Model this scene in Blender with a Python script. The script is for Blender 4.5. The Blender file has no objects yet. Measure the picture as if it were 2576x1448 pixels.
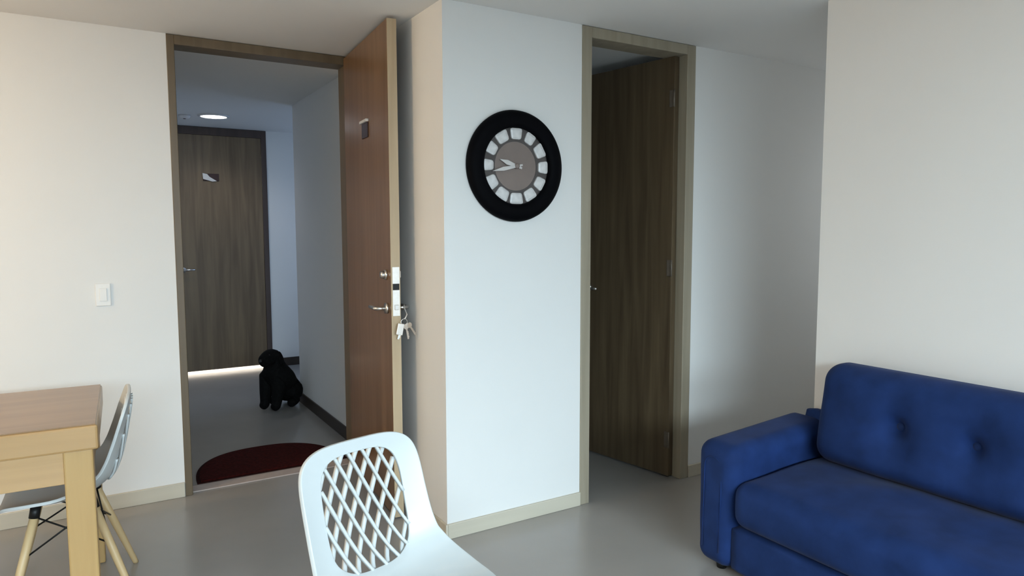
import bpy, bmesh, math, random
from mathutils import Vector, Matrix, noise
random.seed(7)
scene = bpy.context.scene
C = scene.collection

# ------------------------------------------------------------------ camera
cam_d = bpy.data.cameras.new('camera')
cam_d.sensor_fit = 'HORIZONTAL'; cam_d.sensor_width = 36.0
cam_d.lens = 1740.0 / 2576.0 * 36.0
cam_d.clip_start = 0.05; cam_d.clip_end = 100
cam = bpy.data.objects.new('camera', cam_d); C.objects.link(cam)
r_ = Vector((0.85497, -0.51868, -0.00226)); u_ = Vector((0.04586, 0.07127, 0.9964)); f_ = Vector((0.51665, 0.85199, -0.08472))
m = Matrix.Identity(4)
for i in range(3):
    m[i][0] = r_[i]; m[i][1] = u_[i]; m[i][2] = -f_[i]
m[0][3], m[1][3], m[2][3] = 0.0, 0.0, 1.4132
cam.matrix_world = m
scene.camera = cam

# ------------------------------------------------------------------ view, world, daylight
vs = scene.view_settings
scene.display_settings.display_device = 'sRGB'
vs.view_transform = 'Standard'; vs.look = 'None'; vs.gamma = 1.0; vs.use_curve_mapping = False
vs.exposure = 0.0
world = bpy.data.worlds.new('sky'); scene.world = world
world.use_nodes = True
bg = world.node_tree.nodes['Background']
bg.inputs['Color'].default_value = (0.72, 0.86, 1.0, 1); bg.inputs['Strength'].default_value = 1.0

def area_light(name, loc, target, sx, sy, power, col):
    d = bpy.data.lights.new(name, 'AREA'); d.shape = 'RECTANGLE'; d.size = sx; d.size_y = sy
    d.energy = power; d.color = col
    o = bpy.data.objects.new(name, d); C.objects.link(o)
    o.location = loc
    o.rotation_euler = (Vector(target) - Vector(loc)).to_track_quat('-Z', 'Y').to_euler()
    return o
# daylight falling through the balcony window behind the camera
area_light('daylight_balcony', (0.4, -4.2, 3.1), (0.4, 0.2, 0.75), 6.0, 2.6, 1950, (0.72, 0.885, 1.0))
# daylight in the stairwell window at the end of the corridor outside the flat
area_light('daylight_stairwell', (3.6, 6.55, 1.5), (1.6, 6.55, 1.2), 1.2, 1.5, 17, (0.30, 0.53, 1.0))

# fill light added to brighten the passage wall, behind an added window
area_light('passage_fill_light', (5.1, 2.36, 1.7), (3.2, 2.6, 1.2), 0.7, 1.1, 5, (1.0, 0.95, 0.90))

# ------------------------------------------------------------------ materials
def new_mat(name, col, rough=0.5, metal=0.0, noise_scale=None, noise_amt=0.06, bump=0.0, bump_scale=200, spec=0.5,
            sheen=0.0, coat=0.0, stretch=(1, 1, 1), emit=None):
    mt = bpy.data.materials.new(name); mt.use_nodes = True
    nt = mt.node_tree; b = nt.nodes['Principled BSDF']
    b.inputs['Base Color'].default_value = (*col, 1); b.inputs['Roughness'].default_value = rough
    b.inputs['Metallic'].default_value = metal; b.inputs['Specular IOR Level'].default_value = spec
    if sheen: b.inputs['Sheen Weight'].default_value = sheen; b.inputs['Sheen Roughness'].default_value = 0.4
    if coat: b.inputs['Coat Weight'].default_value = coat; b.inputs['Coat Roughness'].default_value = 0.15
    if emit:
        b.inputs['Emission Color'].default_value = (*emit[0], 1); b.inputs['Emission Strength'].default_value = emit[1]
    tc = nt.nodes.new('ShaderNodeTexCoord'); mp = nt.nodes.new('ShaderNodeMapping')
    mp.inputs['Scale'].default_value = stretch
    nt.links.new(tc.outputs['Object'], mp.inputs['Vector'])
    if noise_scale:
        n = nt.nodes.new('ShaderNodeTexNoise'); n.inputs['Scale'].default_value = noise_scale; n.inputs['Detail'].default_value = 5
        nt.links.new(mp.outputs['Vector'], n.inputs['Vector'])
        r = nt.nodes.new('ShaderNodeValToRGB')
        r.color_ramp.elements[0].position = 0.3; r.color_ramp.elements[1].position = 0.7
        lo = [c * (1 - noise_amt) for c in col]; hi = [min(1, c * (1 + noise_amt)) for c in col]
        r.color_ramp.elements[0].color = (*lo, 1); r.color_ramp.elements[1].color = (*hi, 1)
        nt.links.new(n.outputs['Fac'], r.inputs['Fac']); nt.links.new(r.outputs['Color'], b.inputs['Base Color'])
    if bump:
        n2 = nt.nodes.new('ShaderNodeTexNoise'); n2.inputs['Scale'].default_value = bump_scale; n2.inputs['Detail'].default_value = 3
        nt.links.new(mp.outputs['Vector'], n2.inputs['Vector'])
        bp = nt.nodes.new('ShaderNodeBump'); bp.inputs['Strength'].default_value = bump; bp.inputs['Distance'].default_value = 0.002
        nt.links.new(n2.outputs['Fac'], bp.inputs['Height']); nt.links.new(bp.outputs['Normal'], b.inputs['Normal'])
    return mt

def wood_mat(name, dark, light, rough=0.4, along='Z', scale=3.0, coat=0.0, spec=0.5):
    mt = bpy.data.materials.new(name); mt.use_nodes = True
    nt = mt.node_tree; b = nt.nodes['Principled BSDF']
    b.inputs['Roughness'].default_value = rough; b.inputs['Specular IOR Level'].default_value = spec
    if coat: b.inputs['Coat Weight'].default_value = coat; b.inputs['Coat Roughness'].default_value = 0.2
    tc = nt.nodes.new('ShaderNodeTexCoord'); mp = nt.nodes.new('ShaderNodeMapping')
    st = {'X': (0.06, 1, 1), 'Y': (1, 0.06, 1), 'Z': (1, 1, 0.06)}[along]
    mp.inputs['Scale'].default_value = [s * scale for s in st]
    nt.links.new(tc.outputs['Object'], mp.inputs['Vector'])
    n = nt.nodes.new('ShaderNodeTexNoise'); n.inputs['Scale'].default_value = 4; n.inputs['Detail'].default_value = 8
    n.inputs['Distortion'].default_value = 0.6
    nt.links.new(mp.outputs['Vector'], n.inputs['Vector'])
    r = nt.nodes.new('ShaderNodeValToRGB')
    r.color_ramp.elements[0].position = 0.25; r.color_ramp.elements[1].position = 0.75
    r.color_ramp.elements[0].color = (*dark, 1); r.color_ramp.elements[1].color = (*light, 1)
    nt.links.new(n.outputs['Fac'], r.inputs['Fac']); nt.links.new(r.outputs['Color'], b.inputs['Base Color'])
    return mt

M = {}
M['wall'] = new_mat('white_wall_paint', (0.78, 0.77, 0.75), 0.75, noise_scale=1.5, noise_amt=0.015, bump=0.06, bump_scale=150, spec=0.3)
M['ceiling'] = new_mat('ceiling_paint', (0.74, 0.73, 0.71), 0.85, noise_scale=1.2, noise_amt=0.015, spec=0.2)
M['floor'] = new_mat('grey_porcelain_floor', (0.31, 0.292, 0.276), 0.24, noise_scale=2.2, noise_amt=0.05, spec=0.6)
M['skirting'] = wood_mat('pale_skirting', (0.50, 0.45, 0.36), (0.60, 0.55, 0.45), 0.5, 'X')
M['skirting_dark'] = wood_mat('dark_skirting', (0.022, 0.014, 0.010), (0.045, 0.030, 0.020), 0.45, 'Y')
M['door_wood'] = wood_mat('brown_door_veneer', (0.140, 0.076, 0.037), (0.225, 0.130, 0.067), 0.30, 'Z', 5.0)
M['door_edge'] = wood_mat('pale_door_edge', (0.42, 0.31, 0.19), (0.55, 0.42, 0.27), 0.5, 'Z', 5.0)
M['door_dark'] = wood_mat('walnut_door_veneer', (0.115, 0.075, 0.042), (0.23, 0.16, 0.09), 0.42, 'Z', 5.0)
M['door_bath'] = wood_mat('dark_walnut_veneer', (0.065, 0.042, 0.023), (0.14, 0.098, 0.054), 0.42, 'Z', 5.0)
M['frame_wood'] = wood_mat('door_frame_wood', (0.27, 0.23, 0.165), (0.37, 0.32, 0.24), 0.5, 'Z', 4.0)
M['frame_brown'] = wood_mat('stained_frame_wood', (0.105, 0.075, 0.042), (0.165, 0.12, 0.07), 0.45, 'Z', 4.0)
M['frame_dark'] = wood_mat('corridor_frame_wood', (0.05, 0.032, 0.028), (0.085, 0.055, 0.045), 0.45, 'Z', 4.0)
M['table'] = wood_mat('pine_table_wood', (0.40, 0.235, 0.095), (0.52, 0.32, 0.14), 0.32, 'X', 4.0, coat=0.25)
M['table_top'] = wood_mat('shaded_table_top', (0.25, 0.145, 0.070), (0.33, 0.20, 0.10), 0.30, 'X', 4.0, coat=0.3)  # pine darkened in colour, as the top catches only grazing light
M['table_leg'] = wood_mat('pine_leg_wood', (0.44, 0.27, 0.105), (0.56, 0.36, 0.15), 0.4, 'Z', 4.0)
M['dowel'] = wood_mat('beech_dowel', (0.52, 0.36, 0.18), (0.66, 0.48, 0.26), 0.45, 'Z', 6.0)
M['plastic'] = new_mat('white_plastic', (0.56, 0.585, 0.585), 0.35, noise_scale=6, noise_amt=0.01, spec=0.5)
M['sofa'] = new_mat('blue_microfibre', (0.0105, 0.029, 0.112), 0.8, noise_scale=9, noise_amt=0.22, bump=0.12, bump_scale=320, sheen=0.05, spec=0.12)
M['sofa_dark'] = new_mat('dark_blue_button', (0.008, 0.025, 0.10), 0.8, noise_scale=30, noise_amt=0.1, sheen=0.2, spec=0.2)
M['black_metal'] = new_mat('black_metal', (0.015, 0.015, 0.015), 0.45, 0.6, noise_scale=20, noise_amt=0.1)
M['steel'] = new_mat('brushed_steel', (0.72, 0.69, 0.66), 0.28, 1.0, noise_scale=60, noise_amt=0.05, stretch=(1, 1, 8))
M['steel_satin'] = new_mat('satin_plate', (0.82, 0.78, 0.74), 0.42, 0.35, noise_scale=60, noise_amt=0.04)
M['hinge_tan'] = new_mat('dull_hinge', (0.16, 0.13, 0.10), 0.5, 0.3, noise_scale=30, noise_amt=0.1)
M['bronze'] = new_mat('dark_plaque', (0.05, 0.025, 0.025), 0.35, 0.4, noise_scale=30, noise_amt=0.1)
M['clock_black'] = new_mat('black_clock_rim', (0.0016, 0.0016, 0.0025), 0.6, noise_scale=12, noise_amt=0.2, spec=0.05)
M['dial'] = new_mat('taupe_dial', (0.205, 0.160, 0.142), 0.32, noise_scale=5, noise_amt=0.12, spec=0.5)
M['marker'] = new_mat('pearl_marker', (0.68, 0.66, 0.65), 0.3, noise_scale=40, noise_amt=0.12)
M['chapter'] = new_mat('dark_chapter_ring', (0.07, 0.06, 0.058), 0.35, noise_scale=8, noise_amt=0.25)
M['hand'] = new_mat('silver_hand', (0.62, 0.60, 0.59), 0.3, 0.3, noise_scale=30, noise_amt=0.05)
M['rug'] = new_mat('maroon_mat_pile', (0.040, 0.004, 0.003), 0.95, noise_scale=60, noise_amt=0.4, bump=0.8, bump_scale=400, spec=0.1)
M['rug_edge'] = new_mat('mat_binding', (0.022, 0.004, 0.003), 0.9, noise_scale=60, noise_amt=0.3, spec=0.1)
M['threshold'] = new_mat('threshold_strip', (0.46, 0.38, 0.34), 0.4, noise_scale=20, noise_amt=0.08)
M['switch'] = new_mat('switch_plastic', (0.80, 0.78, 0.75), 0.35, noise_scale=20, noise_amt=0.01)
M['fur'] = new_mat('black_fur', (0.004, 0.004, 0.004), 0.8, noise_scale=60, noise_amt=0.4, bump=0.7, bump_scale=120, spec=0.1)
M['eye'] = new_mat('dark_eye', (0.01, 0.006, 0.004), 0.1, noise_scale=20, noise_amt=0.1)
M['collar'] = new_mat('nose_leather', (0.006, 0.006, 0.006), 0.4, noise_scale=20, noise_amt=0.1)
M['lamp_white'] = new_mat('lamp_trim', (0.7, 0.68, 0.68), 0.4, noise_scale=20, noise_amt=0.02)
M['lamp_glow'] = new_mat('lamp_glow', (1, 1, 1), 0.5, noise_scale=20, noise_amt=0.0, emit=((0.93, 0.96, 1.0), 9.0))
M['bulb_warm'] = new_mat('bulb_glow', (1, 0.9, 0.75), 0.5, noise_scale=20, noise_amt=0.0, emit=((1.0, 0.78, 0.5), 6.0))
M['win_frame'] = new_mat('window_aluminium', (0.75, 0.75, 0.74), 0.4, 0.2, noise_scale=20, noise_amt=0.02)
gl = bpy.data.materials.new('window_glass'); gl.use_nodes = True
gn = gl.node_tree; gn.nodes.remove(gn.nodes['Principled BSDF'])
tb = gn.nodes.new('ShaderNodeBsdfTransparent'); tb.inputs['Color'].default_value = (0.97, 0.985, 0.98, 1)
gb = gn.nodes.new('ShaderNodeBsdfGlossy'); gb.inputs['Roughness'].default_value = 0.02
mx = gn.nodes.new('ShaderNodeMixShader'); mx.inputs['Fac'].default_value = 0.06
gn.links.new(tb.outputs[0], mx.inputs[1]); gn.links.new(gb.outputs[0], mx.inputs[2])
gn.links.new(mx.outputs[0], gn.nodes['Material Output'].inputs['Surface'])
M['glass'] = gl

# ------------------------------------------------------------------ mesh helpers
def link(name, bm, mat, parent=None, smooth=False, loc=None, rot=None):
    me = bpy.data.meshes.new(name)
    bmesh.ops.recalc_face_normals(bm, faces=bm.faces)
    bm.to_mesh(me); bm.free()
    me.materials.append(M[mat] if isinstance(mat, str) else mat)
    if smooth:
        for p in me.polygons: p.use_smooth = True
    o = bpy.data.objects.new(name, me); C.objects.link(o)
    if parent: o.parent = parent
    if loc is not None: o.location = loc
    if rot is not None: o.rotation_euler = rot
    return o

def tag(o, label=None, cat=None, group=None, kind=None):
    if label: o['label'] = label
    if cat: o['category'] = cat
    if group: o['group'] = group
    if kind: o['kind'] = kind
    return o

def empty(name, loc, rz=0.0):
    e = bpy.data.objects.new(name, None); C.objects.link(e)
    e.empty_display_size = 0.1; e.location = loc; e.rotation_euler = (0, 0, rz)
    return e

def bx(bm, x0, x1, y0, y1, z0, z1, bevel=0.0, seg=2):
    r = bmesh.ops.create_cube(bm, size=1.0, matrix=Matrix.Translation(((x0+x1)/2, (y0+y1)/2, (z0+z1)/2)) @ Matrix.Diagonal((x1-x0, y1-y0, z1-z0, 1)))
    if bevel > 0:
        es = set()
        for v in r['verts']: es.update(v.link_edges)
        bmesh.ops.bevel(bm, geom=list(es), offset=bevel, segments=seg, affect='EDGES', profile=0.5)
    return bm

def box(name, x0, x1, y0, y1, z0, z1, mat, parent=None, bevel=0.0, **k):
    return link(name, bx(bmesh.new(), x0, x1, y0, y1, z0, z1, bevel), mat, parent, **k)

def struct(name, x0, x1, y0, y1, z0, z1, mat, label, cat, bevel=0.0, holes=()):
    """wall-like box; its origin sits at its own base centre"""
    cx, cy = (x0+x1)/2, (y0+y1)/2
    bm = bx(bmesh.new(), x0-cx, x1-cx, y0-cy, y1-cy, 0, z1-z0, bevel)
    o = link(name, bm, mat, None, loc=(cx, cy, z0))
    return tag(o, label, cat, kind='structure')

def tube(bm, p0, p1, r0, r1=None, seg=14):
    p0, p1 = Vector(p0), Vector(p1); r1 = r0 if r1 is None else r1
    d = p1 - p0
    q = d.to_track_quat('Z', 'Y').to_matrix().to_4x4()
    bmesh.ops.create_cone(bm, cap_ends=True, segments=seg, radius1=r0, radius2=r1, depth=d.length,
                          matrix=Matrix.Translation((p0+p1)/2) @ q)
    return bm

def poly_tube(bm, pts, r, seg=10):
    """swept tube through points"""
    pts = [Vector(p) for p in pts]; rings = []
    for i, p in enumerate(pts):
        a = pts[max(i-1, 0)]; b = pts[min(i+1, len(pts)-1)]
        q = (b - a).to_track_quat('Z', 'Y').to_matrix()
        rr = r[i] if isinstance(r, (list, tuple)) else r
        rings.append([bm.verts.new(p + q @ Vector((math.cos(2*math.pi*k/seg)*rr, math.sin(2*math.pi*k/seg)*rr, 0))) for k in range(seg)])
    for a, b in zip(rings[:-1], rings[1:]):
        for k in range(seg): bm.faces.new((a[k], a[(k+1) % seg], b[(k+1) % seg], b[k]))
    bm.faces.new(rings[0][::-1]); bm.faces.new(rings[-1])
    return bm

def lathe(bm, prof, seg=64, axis='Y', close=False):
    """prof: list of (radius, height) swept about an axis"""
    rings = []
    for rr, h in prof:
        ring = []
        for k in range(seg):
            a = 2*math.pi*k/seg
            c, s = math.cos(a)*rr, math.sin(a)*rr
            ring.append(bm.verts.new({'Y': (c, h, s), 'Z': (c, s, h), 'X': (h, c, s)}[axis]))
        rings.append(ring)
    n = len(rings)
    for i in range(n if close else n-1):
        a, b = rings[i], rings[(i+1) % n]
        for k in range(seg): bm.faces.new((a[k], a[(k+1) % seg], b[(k+1) % seg], b[k]))
    if not close:
        bm.faces.new(rings[0][::-1]); bm.faces.new(rings[-1])
    return bm

def soft_box(hx, hy, hz, r, n=(16, 16, 16), fn=None):
    """rounded, finely divided cushion centred on the origin; fn(p) displaces"""
    bm = bmesh.new()
    seen = {}
    def P(i, j, k):
        key = (i, j, k)
        if key not in seen:
            p = Vector(((2*i/n[0]-1)*hx, (2*j/n[1]-1)*hy, (2*k/n[2]-1)*hz))
            c = Vector((max(-hx+r, min(hx-r, p.x)), max(-hy+r, min(hy-r, p.y)), max(-hz+r, min(hz-r, p.z))))
            d = p - c
            if d.length > 1e-9:
                # spread the corner samples evenly over the round
                q = Vector([math.tan(max(-1, min(1, t/r))*math.pi/4) for t in d])
                mx_ = max(abs(t) for t in q)
                p = c + q.normalized()*r*min(1.0, max(abs(t) for t in d)/r)
            if fn: p = fn(p)
            seen[key] = bm.verts.new(p)
        return seen[key]
    a, b, c = n
    for j in range(b):
        for k in range(c):
            for i in (0, a): bm.faces.new((P(i, j, k), P(i, j+1, k), P(i, j+1, k+1), P(i, j, k+1)))
    for i in range(a):
        for k in range(c):
            for j in (0, b): bm.faces.new((P(i, j, k), P(i+1, j, k), P(i+1, j, k+1), P(i, j, k+1)))
    for i in range(a):
        for j in range(b):
            for k in (0, c): bm.faces.new((P(i, j, k), P(i+1, j, k), P(i+1, j+1, k), P(i, j+1, k)))
    return bm

# ------------------------------------------------------------------ room shell
H = 2.40
YA, YC = 3.966, 2.773           # entrance wall plane, clock wall plane
XL, XR = -2.6, 2.79             # left wall, sofa wall
YB = -2.2                       # window wall behind the camera
struct('floor', XL-.13, 4.75, YB-.15, 8.75, -0.12, 0.0, 'floor', 'smooth grey porcelain floor running out into the corridor', 'floor')
struct('ceiling', XL-.13, 4.75, YB-.15, 8.75, H, H+0.12, 'ceiling', 'plain white ceiling over the room', 'ceiling')
struct('wall_left', XL, 0.367, YA, YA+.13, 0, H, 'wall', 'white wall to the left of the open entrance door', 'wall')
struct('wall_center', 1.3325, 2.083, YC, YC+.127, 0, H, 'wall', 'narrow white wall carrying the black clock', 'wall')
struct('wall_return', 1.3325, 1.46, YC+.127, YA+.13, 0, H, 'wall', 'white wall return behind the open entrance door', 'wall')
struct('wall_passage', 2.849, 4.62, YC, YC+.127, 0, H, 'wall', 'white wall right of the bathroom door, in the passage', 'wall')
struct('wall_right', XR, XR+.12, YB, 1.94, 0, H, 'wall', 'white wall behind the blue sofa', 'wall')
struct('wall_passage_near', XR+.12, 4.62, 1.82, 1.94, 0, H, 'wall', 'hidden near side wall of the passage', 'wall')
struct('wall_side', XL-.12, XL, YB, YA+.13, 0, H, 'wall', 'left side wall of the room out of view', 'wall')
# window wall behind the camera
WX0, WX1, WZ0, WZ1 = -1.8, 2.45, 0.05, 2.15
def holed_wall(name, x0, x1, y0, y1, hx0, hx1, hz0, hz1, label):
    cx, cy = (x0+x1)/2, (y0+y1)/2; bm = bmesh.new()
    for a in ((x0, hx0, 0, H), (hx1, x1, 0, H), (hx0, hx1, 0, hz0), (hx0, hx1, hz1, H)):
        if a[1]-a[0] > 1e-4 and a[3]-a[2] > 1e-4: bx(bm, a[0]-cx, a[1]-cx, y0-cy, y1-cy, a[2], a[3])
    return tag(link(name, bm, 'wall', None, loc=(cx, cy, 0)), label, 'wall', kind='structure')
holed_wall('wall_back', XL, XR, YB-.15, YB, WX0, WX1, WZ0, WZ1, 'window wall behind the viewer')
w = empty('window_1', ((WX0+WX1)/2, YB-.075, WZ0)); tag(w, 'wide balcony window behind the viewer', 'window', kind='structure')
hw = (WX1-WX0)/2; hh = WZ1-WZ0
bm = bmesh.new()
for a in ((-hw, hw, 0, .05), (-hw, hw, hh-.05, hh)): bx(bm, a[0], a[1], -.03, .03, a[2], a[3])
for x in (-hw, -hw/3-.025, hw/3-.025, hw-.05): bx(bm, x, x+.05, -.03, .03, .05, hh-.05)
link('window_frame', bm, 'win_frame', w)
for k in range(3):
    x0 = (-hw, -hw/3, hw/3)[k]
    box('pane', x0+.05 if k == 0 else x0+.025, x0+2*hw/3-(.05 if k == 2 else .025), -.004, .004, .05, hh-.05, 'glass', w)

o = holed_wall('wall_passage_end', -.54, .54, -.06, .06, -.36, .36, .8, 2.15, 'end wall of the passage with an added window opening, out of view')
o.location = (4.68, 2.36, 0); o.rotation_euler = (0, 0, math.pi/2)
w3 = empty('window_added', (4.68, 2.36, .8), math.pi/2); tag(w3, 'added window for fill light at the passage end, out of view', 'window', kind='structure')  # made-up window, lets the fill light into the passage
bm = bmesh.new()
for a in ((-.36, .36, 0, .04), (-.36, .36, 1.31, 1.35), (-.36, -.32, .04, 1.31), (.32, .36, .04, 1.31)): bx(bm, a[0], a[1], -.03, .03, a[2], a[3])
link('window_frame', bm, 'win_frame', w3)
box('pane', -.32, .32, -.004, .004, .04, 1.31, 'glass', w3)

# bathroom beyond the second door
struct('wall_bathroom_back', 1.46, 3.3, 4.62, 4.74, 0, H, 'wall', 'back wall of the dark bathroom', 'wall')
struct('wall_bathroom_side', 3.18, 3.3, YC+.127, 4.62, 0, H, 'wall', 'right side wall of the dark bathroom', 'wall')
# corridor outside the flat
struct('wall_corridor_right', 1.419, 1.55, YA+.13, 5.72, 0, H, 'wall', 'grey-lit corridor wall right of the doormat', 'wall')
struct('wall_corridor_left', 0.06, 0.19, YA+.13, 7.33, 0, H, 'wall', 'corridor wall hidden behind the left jamb', 'wall')
struct('wall_corridor_end', 1.545, 3.12, 7.33, 7.45, 0, H, 'wall', 'bluish corridor end wall beside the far brown door', 'wall')
struct('wall_corridor_corner', 0.19, 0.635, 7.33, 7.45, 0, H, 'wall', 'corridor end wall left of the far door', 'wall')
struct('wall_corridor_niche', 1.55, 3.0, 5.60, 5.72, 0, H, 'wall', 'niche side wall behind the corridor corner', 'wall')
o = holed_wall('wall_stairwell', -.805, .805, -.06, .06, -.6, .6, .7, 2.1, 'stairwell wall with a window out of view')
o.location = (3.06, 6.525, 0); o.rotation_euler = (0, 0, math.pi/2)
w2 = empty('window_2', (3.06, 6.525, .7)); w2.rotation_euler = (0, 0, math.pi/2)
tag(w2, 'stairwell window at the end of the corridor niche', 'window', kind='structure')
bm = bmesh.new()
for a in ((-.6, .6, 0, .04), (-.6, .6, 1.36, 1.4), (-.6, -.56, .04, 1.36), (.56, .6, .04, 1.36)): bx(bm, a[0], a[1], -.03, .03, a[2], a[3])
link('window_frame', bm, 'win_frame', w2)
box('pane', -.56, .56, -.004, .004, .04, 1.36, 'glass', w2)
# lit flat behind the far door
struct('wall_neighbour_back', 0.3, 1.9, 8.55, 8.67, 0, H, 'wall', 'back wall of the lit flat behind the far door', 'wall')
struct('wall_neighbour_left', 0.3, 0.42, 7.45, 8.55, 0, H, 'wall', 'left wall of the lit flat behind the far door', 'wall')
struct('wall_neighbour_right', 1.78, 1.9, 7.45, 8.55, 0, H, 'wall', 'right wall of the lit flat behind the far door', 'wall')
area_light('neighbour_ceiling_light', (1.1, 8.0, 2.3), (1.1, 8.0, 0), 0.6, 0.4, 170, (1.0, 0.95, 0.86))

# baseboards
def base(name, x0, x1, y0, y1, h, mat, label):
    o = struct(name, x0, x1, y0, y1, 0, h, mat, label, 'baseboard', bevel=0.003); return o
base('baseboard_left', XL, 0.365, YA-.012, YA, 0.078, 'skirting', 'pale baseboard under the light switch wall')
base('baseboard_center', 1.3325, 2.083, YC-.012, YC, 0.070, 'skirting', 'pale baseboard under the black clock')
base('baseboard_return', 1.3205, 1.3325, YC-.012, YA-.02, 0.070, 'skirting', 'pale baseboard on the wall return behind the door')
base('baseboard_passage', 2.852, 4.6, YC-.012, YC, 0.070, 'skirting', 'pale baseboard in the passage behind the sofa')
base('baseboard_right', XR-.012, XR, YB, 1.94, 0.070, 'skirting', 'pale baseboard behind the blue sofa')
base('baseboard_corridor_right', 1.407, 1.419, YA+.14, 5.72, 0.085, 'skirting_dark', 'dark brown baseboard along the corridor wall')
base('baseboard_corridor_end', 1.56, 3.0, 7.318, 7.33, 0.085, 'skirting_dark', 'dark baseboard on the bluish corridor end wall')

# door frames (trim)
def door_frame(name, x0, x1, y0, y1, top, wl, wr, wt, mat, label, stop=None):
    e = empty(name, ((x0+x1)/2, (y0+y1)/2, 0)); tag(e, label, 'door frame', kind='structure')
    cx, cy = e.location.x, e.location.y
    d0, d1 = y0-cy, y1-cy
    box('jamb', x0-cx, x0+wl-cx, d0, d1, 0, top, mat, e, 0.003)
    box('jamb', x1-wr-cx, x1-cx, d0, d1, 0, top, mat, e, 0.003)
    box('head', x0+wl-cx, x1-wr-cx, d0, d1, top-wt, top, mat, e, 0.003)
    return e
door_frame('trim_1', 0.367, 1.3325, YA-.006, YA+.13, H-.002, 0.036, 0.045, 0.048, 'frame_brown', 'brown wooden frame around the open entrance doorway')
door_frame('trim_2', 2.083, 2.849, YC-.006, YC+.127, H-.002, 0.058, 0.062, 0.052, 'frame_wood', 'olive-brown wooden frame around the half-open bathroom door')
door_frame('trim_3', 0.635, 1.545, 7.31, 7.45, H-.002, 0.05, 0.05, 0.075, 'frame_dark', 'dark frame around the far corridor door')
tag(box('trim_4', 0.403, 1.2875, YA+.03, YA+.125, 0, 0.006, 'threshold', None, 0.002), 'pale threshold strip under the entrance doorway', 'threshold', kind='structure')

# ------------------------------------------------------------------ doors
def lever(parent, name, p, side, reach, length, out):
    """rosette + spindle + lever bar; side = outward unit axis, reach = direction of the bar"""
    s, d = Vector(side), Vector(reach); p = Vector(p)
    bm = bmesh.new(); tube(bm, p, p + s*.012, .026, seg=24)
    h = link(name, bm, 'steel', parent, True)
    bm = bmesh.new()
    poly_tube(bm, [p + s*.010, p + s*(out-.012), p + s*out + d*.012, p + s*out + d*(length*.5), p + s*out + d*length], [.009, .009, .0095, .009, .0075], 12)
    link('lever', bm, 'steel', h, True)
    return h

# entrance door: swung into the room, nearly flat against the return wall
d1 = empty('door_1', (1.322, 3.957, 0), math.radians(-4.55)); tag(d1, 'brown entrance door standing open against the wall return', 'door', kind='structure')
T = 0.045; L = 0.862; DT = 2.384
box('leaf', -T, 0, -L+.004, 0, 0.008, DT, 'door_wood', d1, 0.0015)
box('edge_band', -T, 0, -L, -L+.004, 0.008, DT, 'door_edge', d1)
lk = box('deadbolt_plate', -T+.006, -.004, -L-.003, -L, 1.155, 1.235, 'steel_satin', d1, 0.001)
bm = bmesh.new(); tube(bm, (-T, -L+.075, 1.195), (-T-.012, -L+.075, 1.195), .026, .024, 24); tube(bm, (-T-.012, -L+.075, 1.195), (-T-.030, -L+.075, 1.195), .019, .016, 24)
link('deadbolt_cylinder', bm, 'steel', d1, True)
bm = bmesh.new(); tube(bm, (0, -L+.075, 1.195), (.012, -L+.075, 1.195), .022, .020, 24); bx(bm, .012, .026, -L+.070, -L+.080, 1.178, 1.212, .002)
link('deadbolt_thumb_turn', bm, 'steel', d1)
lp = box('latch_plate', -T+.006, -.004, -L-.003, -L, 1.00, 1.125, 'steel_satin', d1, 0.001)
box('latch_bolt', -T+.014, -.012, -L-.012, -L-.003, 1.03, 1.055, 'steel', lp, 0.002)
box('strike_gap', -T+.008, -.006, -L-.0015, -L, 1.125, 1.155, 'black_metal', d1)
lever(d1, 'outer_handle', (-T, -L+.065, 1.033), (-1, 0, 0), (0, 1, 0), 0.115, 0.058)
lever(d1, 'inner_handle', (0, -L+.065, 1.033), (1, 0, 0), (0, 1, 0), 0.115, 0.060)
# number plaque on the outer face
pq = box('plaque', -T-.006, -T, -.512, -.395, 1.885, 1.965, 'bronze', d1, 0.004)
box('plaque_glint', -T-.016, -T, -.520, -.388, 1.962, 1.977, 'steel_satin', pq, 0.003)  # pale strip standing in for the bright reflection along the plaque top
for z in (0.22, 1.18, 2.12):
    bm = bmesh.new(); tube(bm, (.0, .004, z-.045), (.0, .004, z+.045), .006, seg=12); link('hinge', bm, 'steel', d1, True)

# bathroom door: hinged on the right jamb, opened into the dark bathroom
d2 = empty('door_2', (2.786, YC+.050, 0), math.radians(9.5)); tag(d2, 'dark walnut bathroom door swung half open into the dark', 'door', kind='structure')
L2 = 0.69
box('leaf', -.04, 0, 0.004, L2, 0.010, 2.345, 'door_bath', d2, 0.0015)
lever(d2, 'handle', (-.04, L2-.065, 1.05), (-1, 0, 0), (0, -1, 0), 0.11, 0.05)
lever(d2, 'handle', (0, L2-.065, 1.05), (1, 0, 0), (0, -1, 0), 0.11, 0.05)
for z in (0.22, 1.195, 2.12):
    hg = box('hinge', -.044, -.0395, .006, .034, z-.045, z+.045, 'hinge_tan', d2, .001)
    bm = bmesh.new(); tube(bm, (-.044, .002, z-.045), (-.044, .002, z+.045), .0055, seg=12); link('hinge_pin', bm, 'hinge_tan', hg, True)

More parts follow.
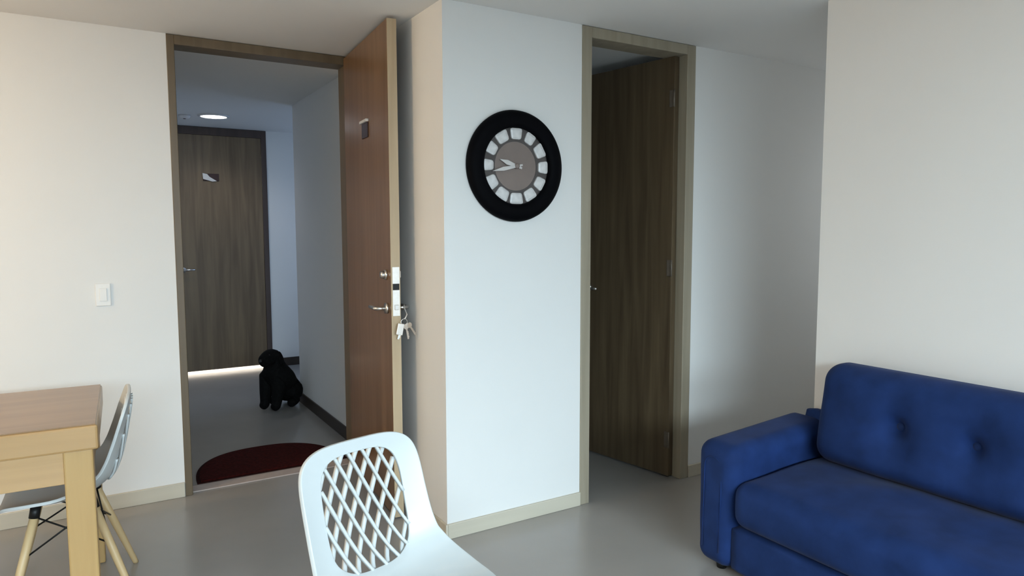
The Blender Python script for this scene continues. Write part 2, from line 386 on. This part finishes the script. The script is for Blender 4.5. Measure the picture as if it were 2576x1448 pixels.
# far door across the corridor
d3 = empty('door_3', (1.09, 7.335, 0)); tag(d3, 'far brown corridor door with light under it', 'door', kind='structure')
box('leaf', -.403, .403, -.02, .02, 0.034, 2.322, 'door_dark', d3, 0.002)
lever(d3, 'handle', (-.35, -.02, 1.03), (0, -1, 0), (1, 0, 0), 0.10, 0.05)
bm = bmesh.new(); bx(bm, -.142, .002, -.030, -.020, 1.885, 1.955, .004)
pl = link('plaque', bm, 'bronze', d3)
bm = bmesh.new()
vs_ = [(-.146, 1.958), (-.105, 1.950), (-.085, 1.925), (-.02, 1.885), (-.06, 1.880), (-.142, 1.903)]
f1 = [bm.verts.new((x, -.034, z)) for x, z in vs_]; f2 = [bm.verts.new((x, -.028, z)) for x, z in vs_]
bm.faces.new(f1); bm.faces.new(f2[::-1])
for k in range(len(vs_)): bm.faces.new((f1[k], f1[(k+1) % 6], f2[(k+1) % 6], f2[k]))
link('plaque_plate', bm, 'switch', pl)

# ------------------------------------------------------------------ sofa
sx, sy = 2.45, 1.05
SF = empty('sofa', (sx, sy, 0)); tag(SF, 'blue button-tufted fabric sofa against the white right wall', 'sofa')
SY0, SY1 = 0.10, 2.035       # sofa ends along the wall
AW = 0.185                   # arm width
# base under the seat cushion
b0, b1 = SY0+AW-.01, SY1-AW+.01
bm = soft_box(.31, (b1-b0)/2, .092, .018, (16, 40, 10))
link('base', bm, 'sofa', SF, True, loc=(2.135+.31+.022-sx, (b0+b1)/2-sy, .03+.092))
# seat cushion
def seat_fn(p):
    k = (1-(p.x/.30)**2)*(1-(abs(p.y)/.80)**6)
    p.z += (.028*max(0, k) + .010*noise.noise(Vector((p.x*5, p.y*4, 0))) + .012*(p.x/.3))*max(0.0, p.z/.098)
    p.x -= .012*max(0, 1-(p.z/.1)**2)*max(0.0, -p.x/.292)
    return p
s0, s1 = SY0+AW+.004, SY1-AW-.004
bm = soft_box(.292, (s1-s0)/2, .098, .055, (34, 80, 16), seat_fn)
link('seat_cushion', bm, 'sofa', SF, True, loc=(2.145+.292-sx, (s0+s1)/2-sy, .218+.098))
# arms with a swelling rolled top
def arm_fn(sgn):
    def fn(p):
        t = max(0, (p.z-.02)/.25)
        p.y += sgn*(-.028)*math.sin(min(1, t)*math.pi*.62)*1.0 if p.y*sgn < 0 else 0
        p.z += .022*(p.x/.32)*max(0.0, p.z/.268)
        p.x += .006*noise.noise(Vector((p.y*8, p.z*8, 3)))
        return p
    return fn
for yc, sgn in ((SY1-AW/2, 1), (SY0+AW/2, -1)):
    bm = soft_box(.315, AW/2, .268, .06, (30, 18, 30), arm_fn(sgn))
    arm = link('arm', bm, 'sofa', SF, True, loc=(2.135+.315-sx, yc-sy, .022+.268))
    # seam arching over the flat front panel of the arm
    pts = [(-.3150, -.045, -.20)] + [(-.3150, -math.cos(math.pi*k/20)*.045 - sgn*.008, .150 + math.sin(math.pi*k/20)*.045) for k in range(21)] + [(-.3150, .045, -.20)]
    bm = bmesh.new(); poly_tube(bm, pts, .0028, 8); link('seam', bm, 'sofa', arm, True)
# back frame against the wall
bm = soft_box(.03, (SY1-SY0)/2-.055, .29, .025, (6, 40, 16))
link('back_frame', bm, 'sofa', SF, True, loc=(2.742-sx, (SY0+SY1)/2-sy-.04, .03+.29))
# back cushion with buttons pulled in
CY0, CY1 = 0.34, 1.795
btn = [(1.448, .655), (1.178, .650), (0.908, .650), (0.638, .650)]
cz, chz, chx = .645, .205, .085
def back_fn(p):
    wy, wz = p.y + (CY0+CY1)/2, p.z + cz
    if p.x < -.001:
        edge = max(0, 1-(abs(p.y)/((CY1-CY0)/2))**8)*max(0, 1-(p.z/chz)**4)
        p.x -= .030*edge
        for (by, bz) in btn:
            d2 = (wy-by)**2 + (wz-bz)**2
            p.x += .040*math.exp(-d2/.0011)*edge + 0.036*math.exp(-d2/.009)*edge
        p.x += .006*noise.noise(Vector((wy*6, wz*6, 1)))
    p.x += .06*(p.z/chz)*.55
    return p
bm = soft_box(chx, (CY1-CY0)/2, chz, .075, (14, 150, 44), back_fn)
bc = link('back_cushion', bm, 'sofa', SF, True, loc=(2.665-sx, (CY0+CY1)/2-sy, cz))
for (by, bz) in btn:
    bm = bmesh.new(); bmesh.ops.create_uvsphere(bm, u_segments=16, v_segments=10, radius=.016)
    for v in bm.verts: v.co.x *= .45
    link('button', bm, 'sofa_dark', bc, True, loc=(-chx+.040+.055*((bz-cz)/chz)*.55, by-(CY0+CY1)/2, bz-cz))
for x in (2.20, 2.70):
    for y in (SY0+.1, SY1-.1):
        bm = bmesh.new(); tube(bm, (x-sx, y-sy, 0), (x-sx, y-sy, .035), .02, .025, 16); link('foot', bm, 'black_metal', SF, True)

# ------------------------------------------------------------------ dining table
TX0, TX1, TY0, TY1 = -1.20, 0.0, 2.748, 3.455
tb_ = empty('dining_table', ((TX0+TX1)/2, (TY0+TY1)/2, 0), math.radians(-1.8)); tag(tb_, 'pale pine dining table cut off by the left edge', 'table')
hx, hy = (TX1-TX0)/2, (TY1-TY0)/2
box('tabletop', -hx, hx, -hy, hy, .662, .748, 'table', tb_, .008)
box('top_shade_sheet', -hx+.006, hx-.006, -hy+.006, hy-.006, .748, .752, 'table_top', tb_, .001)  # thin sheet that paints the top darker than the lit front
for s in (-1, 1):
    box('apron', -hx+.105, hx-.105, s*(hy-.035)-.011, s*(hy-.035)+.011, .548, .662, 'table', tb_, .002)
    box('apron', s*(hx-.035)-.011, s*(hx-.035)+.011, -hy+.105, hy-.105, .548, .662, 'table', tb_, .002)
    for t in (-1, 1):
        x, y = s*(hx-.062), t*(hy-.062)
        box('leg', x-.044, x+.044, y-.044, y+.044, 0, .662, 'table_leg', tb_, .006)

# ------------------------------------------------------------------ lattice shell chairs
PU = [0, .10, .22, .34, .46, .56, .64, .76, .88, .96, 1.0]
PY = [.222, .219, .207, .192, .172, .143, .084, -.022, -.132, -.195, -.222]
PZ = [.832, .778, .705, .630, .556, .500, .458, .438, .445, .446, .432]
PW = [.194, .195, .195, .196, .199, .206, .217, .229, .229, .222, .212]
PC = [.014, .022, .032, .042, .052, .060, .060, .048, .034, .024, .016]
def interp(u, tab):
    u = max(0, min(1, u))
    for i in range(len(PU)-1):
        if u <= PU[i+1]:
            t = (u-PU[i])/(PU[i+1]-PU[i])
            p0 = tab[max(i-1, 0)]; p1 = tab[i]; p2 = tab[i+1]; p3 = tab[min(i+2, len(tab)-1)]
            h1 = PU[i+1]-PU[i]
            m1 = (p2-p0)/(PU[i+1]-PU[max(i-1, 0)])*h1; m2 = (p3-p1)/(PU[min(i+2, len(PU)-1)]-PU[i])*h1
            return (2*t**3-3*t**2+1)*p1+(t**3-2*t**2+t)*m1+(-2*t**3+3*t**2)*p2+(t**3-t**2)*m2
    return tab[-1]
def shell(u, v):
    y, z, wd, c = (interp(u, t) for t in (PY, PZ, PW, PC))
    e = .004
    dy = interp(u+e, PY)-interp(u-e, PY); dz = interp(u+e, PZ)-interp(u-e, PZ)
    t = Vector((0, dy, dz)).normalized(); n = Vector((0, t.z, -t.y))       # towards the sitter
    if n.y > 0 and n.z < 0: n = -n
    return Vector((wd*v, y, z)) + n*c*abs(v)**2.3
def shell_n(u, v):
    e = .003
    a = shell(min(1, u+e), v)-shell(max(0, u-e), v); b = shell(u, v+e)-shell(u, v-e)
    n = a.cross(b).normalized()
    if n.dot(Vector((0, -1, 1))) < 0: n = -n
    return n
UC, UH, VH = .325, .258, .665         # lattice window: centre, half height, half width (in shell coordinates)
def win_pt(a):
    c, s = math.cos(a), math.sin(a); p = 3.6
    k = (abs(c)**p + abs(s)**p)**(-1/p)
    return UC + UH*s*k, VH*c*k*(1-.03*s)
def out_pt(a):
    # rounded outline of the whole shell, star-shaped around the window centre
    c, s = math.cos(a), math.sin(a)
    hu = UC if s < 0 else 1-UC
    p = 4.2 if s < 0 else 5
    k = (abs(c)**p + abs(s)**p)**(-1/p)
    return UC + hu*s*k, c*k
def outline_angles(n):
    return [2*math.pi*k/n for k in range(n)]

def make_chair():
    root = empty('lattice_chair', (0, 0, 0))
    N, K = 160, 16
    bm = bmesh.new(); rings = []
    for j in range(K+1):
        t = j/K; ring = []
        for a in outline_angles(N):
            iu, iv = win_pt(a)
            # pair the window with the outline: sideways and upwards stay radial, downwards runs on into the seat
            ou, ov = out_pt(a)
            u = iu + (ou-iu)*t; v = iv + (ov-iv)*t
            ring.append(bm.verts.new(shell(u, v)))
        rings.append(ring)
    for a, b in zip(rings[:-1], rings[1:]):
        for k in range(N): bm.faces.new((a[k], a[(k+1) % N], b[(k+1) % N], b[k]))
    sh = link('shell', bm, 'plastic', root, True)
    md = sh.modifiers.new('thickness', 'SOLIDIFY'); md.thickness = .012; md.offset = 0
    bv = sh.modifiers.new('round', 'BEVEL'); bv.width = .004; bv.segments = 2; bv.limit_method = 'ANGLE'; bv.angle_limit = 1.0
    # lattice strips of both diagonals, the falling ones lying in front
    UL = 1.0                                  # window height in metres per unit u ~ .62
    def inside(u, v):
        p = 3.6
        return abs((u-UC)/UH)**p + abs(v/VH)**p <= 1.03
    for fam in (0, 1):
        sgn = 1 if fam == 0 else -1
        for q in range(-9, 10):
            # strips climb about 2.2 : 1 and start every 47 mm across the chair back
            off = q*.046 + (.023 if fam else 0)
            pts = []
            for k in range(121):
                u = UC + UH*1.05*(2*k/120-1)
                x = off + sgn*(u-UC)*.64/2.2
                v = x/interp(u, PW)
                if inside(u, v): pts.append((u, v))
            if len(pts) < 5: continue
            du = (pts[1][0]-pts[0][0]); dv = (pts[1][1]-pts[0][1])
            pts = [(pts[0][0]-du, pts[0][1]-dv)] + pts + [(pts[-1][0]+du, pts[-1][1]+dv)]
            pts = pts[::4] + [pts[-1]] if len(pts) > 16 else pts
            bm = bmesh.new(); prev = None
            hw_, hd = (.0052, .0055) if fam == 0 else (.0072, .0055)
            lift = .004 if fam == 0 else -.010
            for i, (u, v) in enumerate(pts):
                p = shell(u, v); n = shell_n(u, v)
                a = shell(*pts[max(i-1, 0)]); b = shell(*pts[min(i+1, len(pts)-1)])
                t = (b-a).normalized(); s = t.cross(n).normalized()
                c = p + n*lift
                cur = [bm.verts.new(c + s*hw_*x_ + n*hd*y_) for x_, y_ in ((-1, -.6), (-.6, 1), (.6, 1), (1, -.6))]
                if prev:
                    for k in range(4): bm.faces.new((prev[k], prev[(k+1) % 4], cur[(k+1) % 4], cur[k]))
                else: bm.faces.new(cur)
                prev = cur
            bm.faces.new(prev[::-1])
            link('lattice_strip', bm, 'plastic', root, True)
    # dowel legs, brackets and wire bracing
    tops = [(sx_*.115, y, .425) for sx_ in (-1, 1) for y in (-.105, .075)]
    feet = [(sx_*.205, y, .0) for sx_ in (-1, 1) for y in (-.215, .215)]
    for tp, ft in zip(tops, feet):
        tp, ft = Vector(tp), Vector(ft)
        bm = bmesh.new(); poly_tube(bm, [tp, tp.lerp(ft, .5), tp.lerp(ft, .97), ft], [.015, .015, .0115, .011], 14)
        lg = link('leg', bm, 'dowel', root, True)
        bm = bmesh.new(); poly_tube(bm, [tp + Vector((0, 0, .012)), tp.lerp(ft, .07)], .018, 12); link('bracket', bm, 'black_metal', lg, True)
    def at(i, t): return Vector(tops[i]).lerp(Vector(feet[i]), t)
    for a, b in ((0, 1), (2, 3), (0, 2), (1, 3)):
        for (ta, tb2) in ((.06, .40), (.40, .06)):
            bm = bmesh.new(); tube(bm, at(a, ta), at(b, tb2), .0035, seg=8); link('brace_wire', bm, 'black_metal', root, True)
    bm = bmesh.new(); bx(bm, -.12, .12, -.11, -.095, .418, .426); bx(bm, -.12, .12, .065, .08, .418, .426); bx(bm, -.008, .008, -.11, .08, .418, .426)
    link('seat_support', bm, 'black_metal', root)
    return root
def copy_tree(o, parent=None):
    c = o.copy(); C.objects.link(c); c.parent = parent
    for ch in o.children: copy_tree(ch, c)
    return c
ch1 = make_chair()
ch2 = copy_tree(ch1)
ch1.location = (0.663, 1.63, 0); ch1.rotation_euler = (0, 0, math.radians(15))
tag(ch1, 'white plastic lattice-back chair alone in the foreground', 'chair', 'white lattice-back dining chairs')
ch2.scale = (.955, .955, .955); ch2.location = (-0.112, 3.078, 0); ch2.rotation_euler = (0, 0, math.radians(-92))
tag(ch2, 'white shell chair pushed under the right end of the pine table', 'chair', 'white lattice-back dining chairs')

# ------------------------------------------------------------------ wall clock
ck = empty('wall_clock', (1.695, YC, 1.703)); tag(ck, 'round wall clock with a wide black rim on the white wall', 'clock')
bm = bmesh.new()
prof = [(.176, -.004), (.176, -.030), (.182, -.038), (.200, -.044), (.225, -.043), (.244, -.036), (.253, -.024), (.256, -.012), (.254, -.001), (.200, -.001)]
lathe(bm, prof, 96, 'Y', close=True); link('rim', bm, 'clock_black', ck, True)
bm = bmesh.new(); lathe(bm, [(.179, -.003), (.179, -.012)], 72, 'Y'); link('dial', bm, 'dial', ck)
bm = bmesh.new(); lathe(bm, [(.112, -.012), (.178, -.012), (.178, -.0135), (.112, -.0135)], 72, 'Y', close=True); link('chapter_ring', bm, 'chapter', ck)
for k in range(12):
    a = math.radians(90-30*k)
    wd = (.058, .050, .062, .054, .056, .060, .066, .064, .060, .048, .052, .062)[k]
    bm = bmesh.new(); bx(bm, -.024, .027, -.006, .004, -wd/2, wd/2, .010)
    for v in bm.verts:
        v.co.z *= 1 + v.co.x*5
    o = link('hour_marker', bm, 'marker', ck, loc=(math.cos(a)*.146, -.014, math.sin(a)*.146), rot=(0, -a, 0))
def clock_hand(name, ang, length, wid, y):
    bm = bmesh.new()
    vs2 = [(-.03, -wid*.4), (0, -wid*.6), (length*.55, -wid), (length, 0), (length*.55, wid), (0, wid*.6), (-.03, wid*.4)]
    f1 = [bm.verts.new((x, y, z)) for x, z in vs2]; f2 = [bm.verts.new((x, y-.003, z)) for x, z in vs2]
    bm.faces.new(f1); bm.faces.new(f2[::-1])
    for k in range(7): bm.faces.new((f1[k], f1[(k+1) % 7], f2[(k+1) % 7], f2[k]))
    link(name, bm, 'hand', ck, rot=(0, -ang, 0))
clock_hand('hour_hand', math.radians(163), .095, .011, -.020)
clock_hand('minute_hand', math.radians(192), .135, .009, -.025)
bm = bmesh.new(); lathe(bm, [(.012, -.012), (.012, -.031), (.006, -.033)], 24, 'Y'); link('hub', bm, 'dial', ck, True)

# ------------------------------------------------------------------ light switch
lsw = empty('light_switch', (0.037, YA, 1.095)); tag(lsw, 'white light switch on the wall left of the entrance', 'switch')
box('plate', -.033, .033, -.008, 0, -.056, .056, 'switch', lsw, .003)
box('rocker', -.016, .016, -.0125, -.008, -.032, .032, 'switch', lsw, .002)

# ------------------------------------------------------------------ half-moon doormat
rg = empty('doormat', (0.868, 4.115, 0)); tag(rg, 'dark red half-moon doormat outside the entrance door', 'doormat')
def half_moon(bm, rx, ry, z0, z1, y0):
    n = 60; lo, hi = [], []
    ring = [(rx*math.copysign(abs(math.cos(math.pi*k/n))**.80, math.cos(math.pi*k/n)), y0 + ry*abs(math.sin(math.pi*k/n))**.90) for k in range(n+1)]
    for x, y in ring: lo.append(bm.verts.new((x, y, z0))); hi.append(bm.verts.new((x, y, z1)))
    bm.faces.new(lo[::-1]); bm.faces.new(hi); m_ = len(ring)
    for k in range(m_): bm.faces.new((lo[k], lo[(k+1) % m_], hi[(k+1) % m_], hi[k]))
    return bm
link('backing', half_moon(bmesh.new(), .425, .515, .0, .006, .0), 'rug_edge', rg)
link('pile', half_moon(bmesh.new(), .405, .485, .006, .012, .012), 'rug', rg)

# ------------------------------------------------------------------ keys on the door handle
kr = empty('key_bunch', (1.262, 3.078, 0.985)); tag(kr, 'bunch of keys hanging from the entrance door handle', 'keys')
# cord looped over the neck of the inner handle and round the door edge
bm = bmesh.new(); poly_tube(bm, [(.034, .080, .062), (.026, .062, .050), (.024, .040, .036), (.020, .012, .020), (.006, -.002, .006), (0, 0, 0)], .003, 8); link('cord', bm, 'steel_satin', kr, True)
bm = bmesh.new(); poly_tube(bm, [(math.sin(2*math.pi*k/24)*.016, 0, math.cos(2*math.pi*k/24)*.016-.014) for k in range(25)], .0017, 8); link('key_ring', bm, 'steel', kr, True)
bm = bmesh.new(); bx(bm, -.016, .016, -.003, .003, -.075, -.020, .0025); link('key_fob', bm, 'steel_satin', kr, loc=(-.012, -.004, 0), rot=(0, math.radians(12), 0))
for k, (ang, tx) in enumerate(((-34, .006), (-10, .002), (16, -.004))):
    bm = bmesh.new()
    bmesh.ops.create_cone(bm, cap_ends=True, segments=20, radius1=.0135, radius2=.0135, depth=.0025, matrix=Matrix.Translation((0, 0, -.036)) @ Matrix.Rotation(math.pi/2, 4, 'X'))
    bx(bm, -.0042, .0042, -.00125, .00125, -.098, -.046)
    for q in range(4): bx(bm, .0042, .0072, -.00125, .00125, -.066-.008*q, -.061-.008*q)
    link('key', bm, 'steel', kr, loc=(tx, -.007+.003*k, 0), rot=(0, math.radians(ang), math.radians(12-10*k)))

# ------------------------------------------------------------------ corridor ceiling fittings
cl = empty('ceiling_downlight', (0.955, 6.56, H)); tag(cl, 'bright round downlight in the corridor ceiling', 'ceiling light')
bm = bmesh.new(); lathe(bm, [(.105, 0), (.128, 0), (.128, -.008), (.108, -.014), (.105, -.010)], 48, 'Z', close=True); link('bezel', bm, 'lamp_white', cl, True)
bm = bmesh.new(); lathe(bm, [(.105, -.002), (.105, -.010)], 48, 'Z'); link('diffuser', bm, 'lamp_glow', cl)
sp = bpy.data.lights.new('downlight_lamp', 'SPOT'); sp.energy = 14; sp.spot_size = math.radians(150); sp.spot_blend = 0.6; sp.color = (0.95, 0.95, 1.0); sp.shadow_soft_size = 0.1
so = bpy.data.objects.new('downlight_lamp', sp); C.objects.link(so); so.parent = cl; so.location = (0, 0, -.03)
sm = empty('smoke_detector', (0.735, 6.66, H)); tag(sm, 'small pale round fitting left of the corridor downlight', 'detector')
bm = bmesh.new(); lathe(bm, [(.048, 0), (.048, -.012), (.036, -.026), (.015, -.030)], 32, 'Z'); link('housing', bm, 'lamp_white', sm, True)
bm = bmesh.new(); lathe(bm, [(.012, -.029), (.010, -.033)], 20, 'Z'); link('sensor', bm, 'bronze', sm, True)

# warm dining lamp hanging out of the picture to the left
pn = empty('pendant_lamp', (-2.0, 2.9, H)); tag(pn, 'warm pendant lamp left of the dining table, out of view', 'lamp')
bm = bmesh.new(); tube(bm, (0, 0, 0), (0, 0, -.025), .05, .045, 24); link('ceiling_rose', bm, 'lamp_white', pn, True)
bm = bmesh.new(); tube(bm, (0, 0, -.025), (0, 0, -.36), .004, seg=8); link('cord', bm, 'black_metal', pn)
bm = bmesh.new(); bmesh.ops.create_uvsphere(bm, u_segments=24, v_segments=16, radius=.05); link('bulb', bm, 'bulb_warm', pn, True, loc=(0, 0, -.41))
pt = bpy.data.lights.new('pendant_lamp_light', 'POINT'); pt.energy = 64; pt.color = (1.0, 0.72, 0.42); pt.shadow_soft_size = 0.06
po = bpy.data.objects.new('pendant_lamp_light', pt); C.objects.link(po); po.parent = pn; po.location = (0, 0, -.50)

# ------------------------------------------------------------------ black dog sitting in the corridor
fx, fy = -.80, -.60
dg = empty('dog', (1.223, 5.602, 0), math.atan2(fy, fx)); tag(dg, 'black dog sitting by the corridor wall, facing left', 'dog')
nodes = {
 'pel': (-.105, 0, .115, .118), 'mid': (-.055, 0, .200, .120), 'chest': (.020, 0, .262, .112), 'neck': (.045, 0, .345, .080), 'head': (.060, 0, .422, .086),
 'brow': (.098, 0, .424, .070), 'muz': (.150, 0, .400, .058), 'nose': (.185, 0, .394, .048),
 'tail1': (-.170, -.045, .045, .040), 'tail2': (-.175, -.110, .032, .030)}
edges = [('pel', 'mid'), ('mid', 'chest'), ('chest', 'neck'), ('neck', 'head'), ('head', 'brow'), ('brow', 'muz'), ('muz', 'nose'), ('pel', 'tail1'), ('tail1', 'tail2')]
for s, n in ((1, 'l'), (-1, 'r')):
    nodes['sh'+n] = (.070, s*.058, .225, .075); nodes['el'+n] = (.082, s*.060, .140, .052); nodes['wr'+n] = (.095, s*.056, .070, .042); nodes['fp'+n] = (.105, s*.056, .036, .042); nodes['ft'+n] = (.140, s*.056, .027, .032)
    nodes['hi'+n] = (-.085, s*.075, .120, .085); nodes['kn'+n] = (-.015, s*.088, .115, .065); nodes['hk'+n] = (-.095, s*.092, .048, .045); nodes['hp'+n] = (-.005, s*.090, .034, .036)
    edges += [('chest', 'sh'+n), ('sh'+n, 'el'+n), ('el'+n, 'wr'+n), ('wr'+n, 'fp'+n), ('fp'+n, 'ft'+n), ('pel', 'hi'+n), ('hi'+n, 'kn'+n), ('kn'+n, 'hk'+n), ('hk'+n, 'hp'+n)]
names = list(nodes); idx = {n: i for i, n in enumerate(names)}
me = bpy.data.meshes.new('body')
me.from_pydata([nodes[n][:3] for n in names], [(idx[a], idx[b]) for a, b in edges], [])
me.materials.append(M['fur'])
body = bpy.data.objects.new('body', me); C.objects.link(body); body.parent = dg
sk = body.modifiers.new('skin', 'SKIN'); sk.use_smooth_shade = True
for i, n in enumerate(names):
    sv = me.skin_vertices[0].data[i]; sv.radius = (nodes[n][3], nodes[n][3]); sv.use_root = (n == 'pel')
sb = body.modifiers.new('smooth', 'SUBSURF'); sb.levels = 2; sb.render_levels = 2
for s in (1, -1):
    bm = bmesh.new(); bmesh.ops.create_uvsphere(bm, u_segments=16, v_segments=12, radius=1)
    for v in bm.verts:
        z = v.co.z; v.co = Vector((v.co.x*.026*(1-.25*z), v.co.y*.011, z*.056))
    link('ear', bm, 'fur', dg, True, loc=(.050, s*.072, .410), rot=(math.radians(16*s), 0, 0))
    bm = bmesh.new(); bmesh.ops.create_uvsphere(bm, u_segments=10, v_segments=8, radius=.008); link('eye', bm, 'eye', dg, True, loc=(.138, s*.036, .446))
bm = bmesh.new(); bmesh.ops.create_uvsphere(bm, u_segments=12, v_segments=8, radius=.013); link('nose', bm, 'collar', dg, True, loc=(.192, 0, .408))
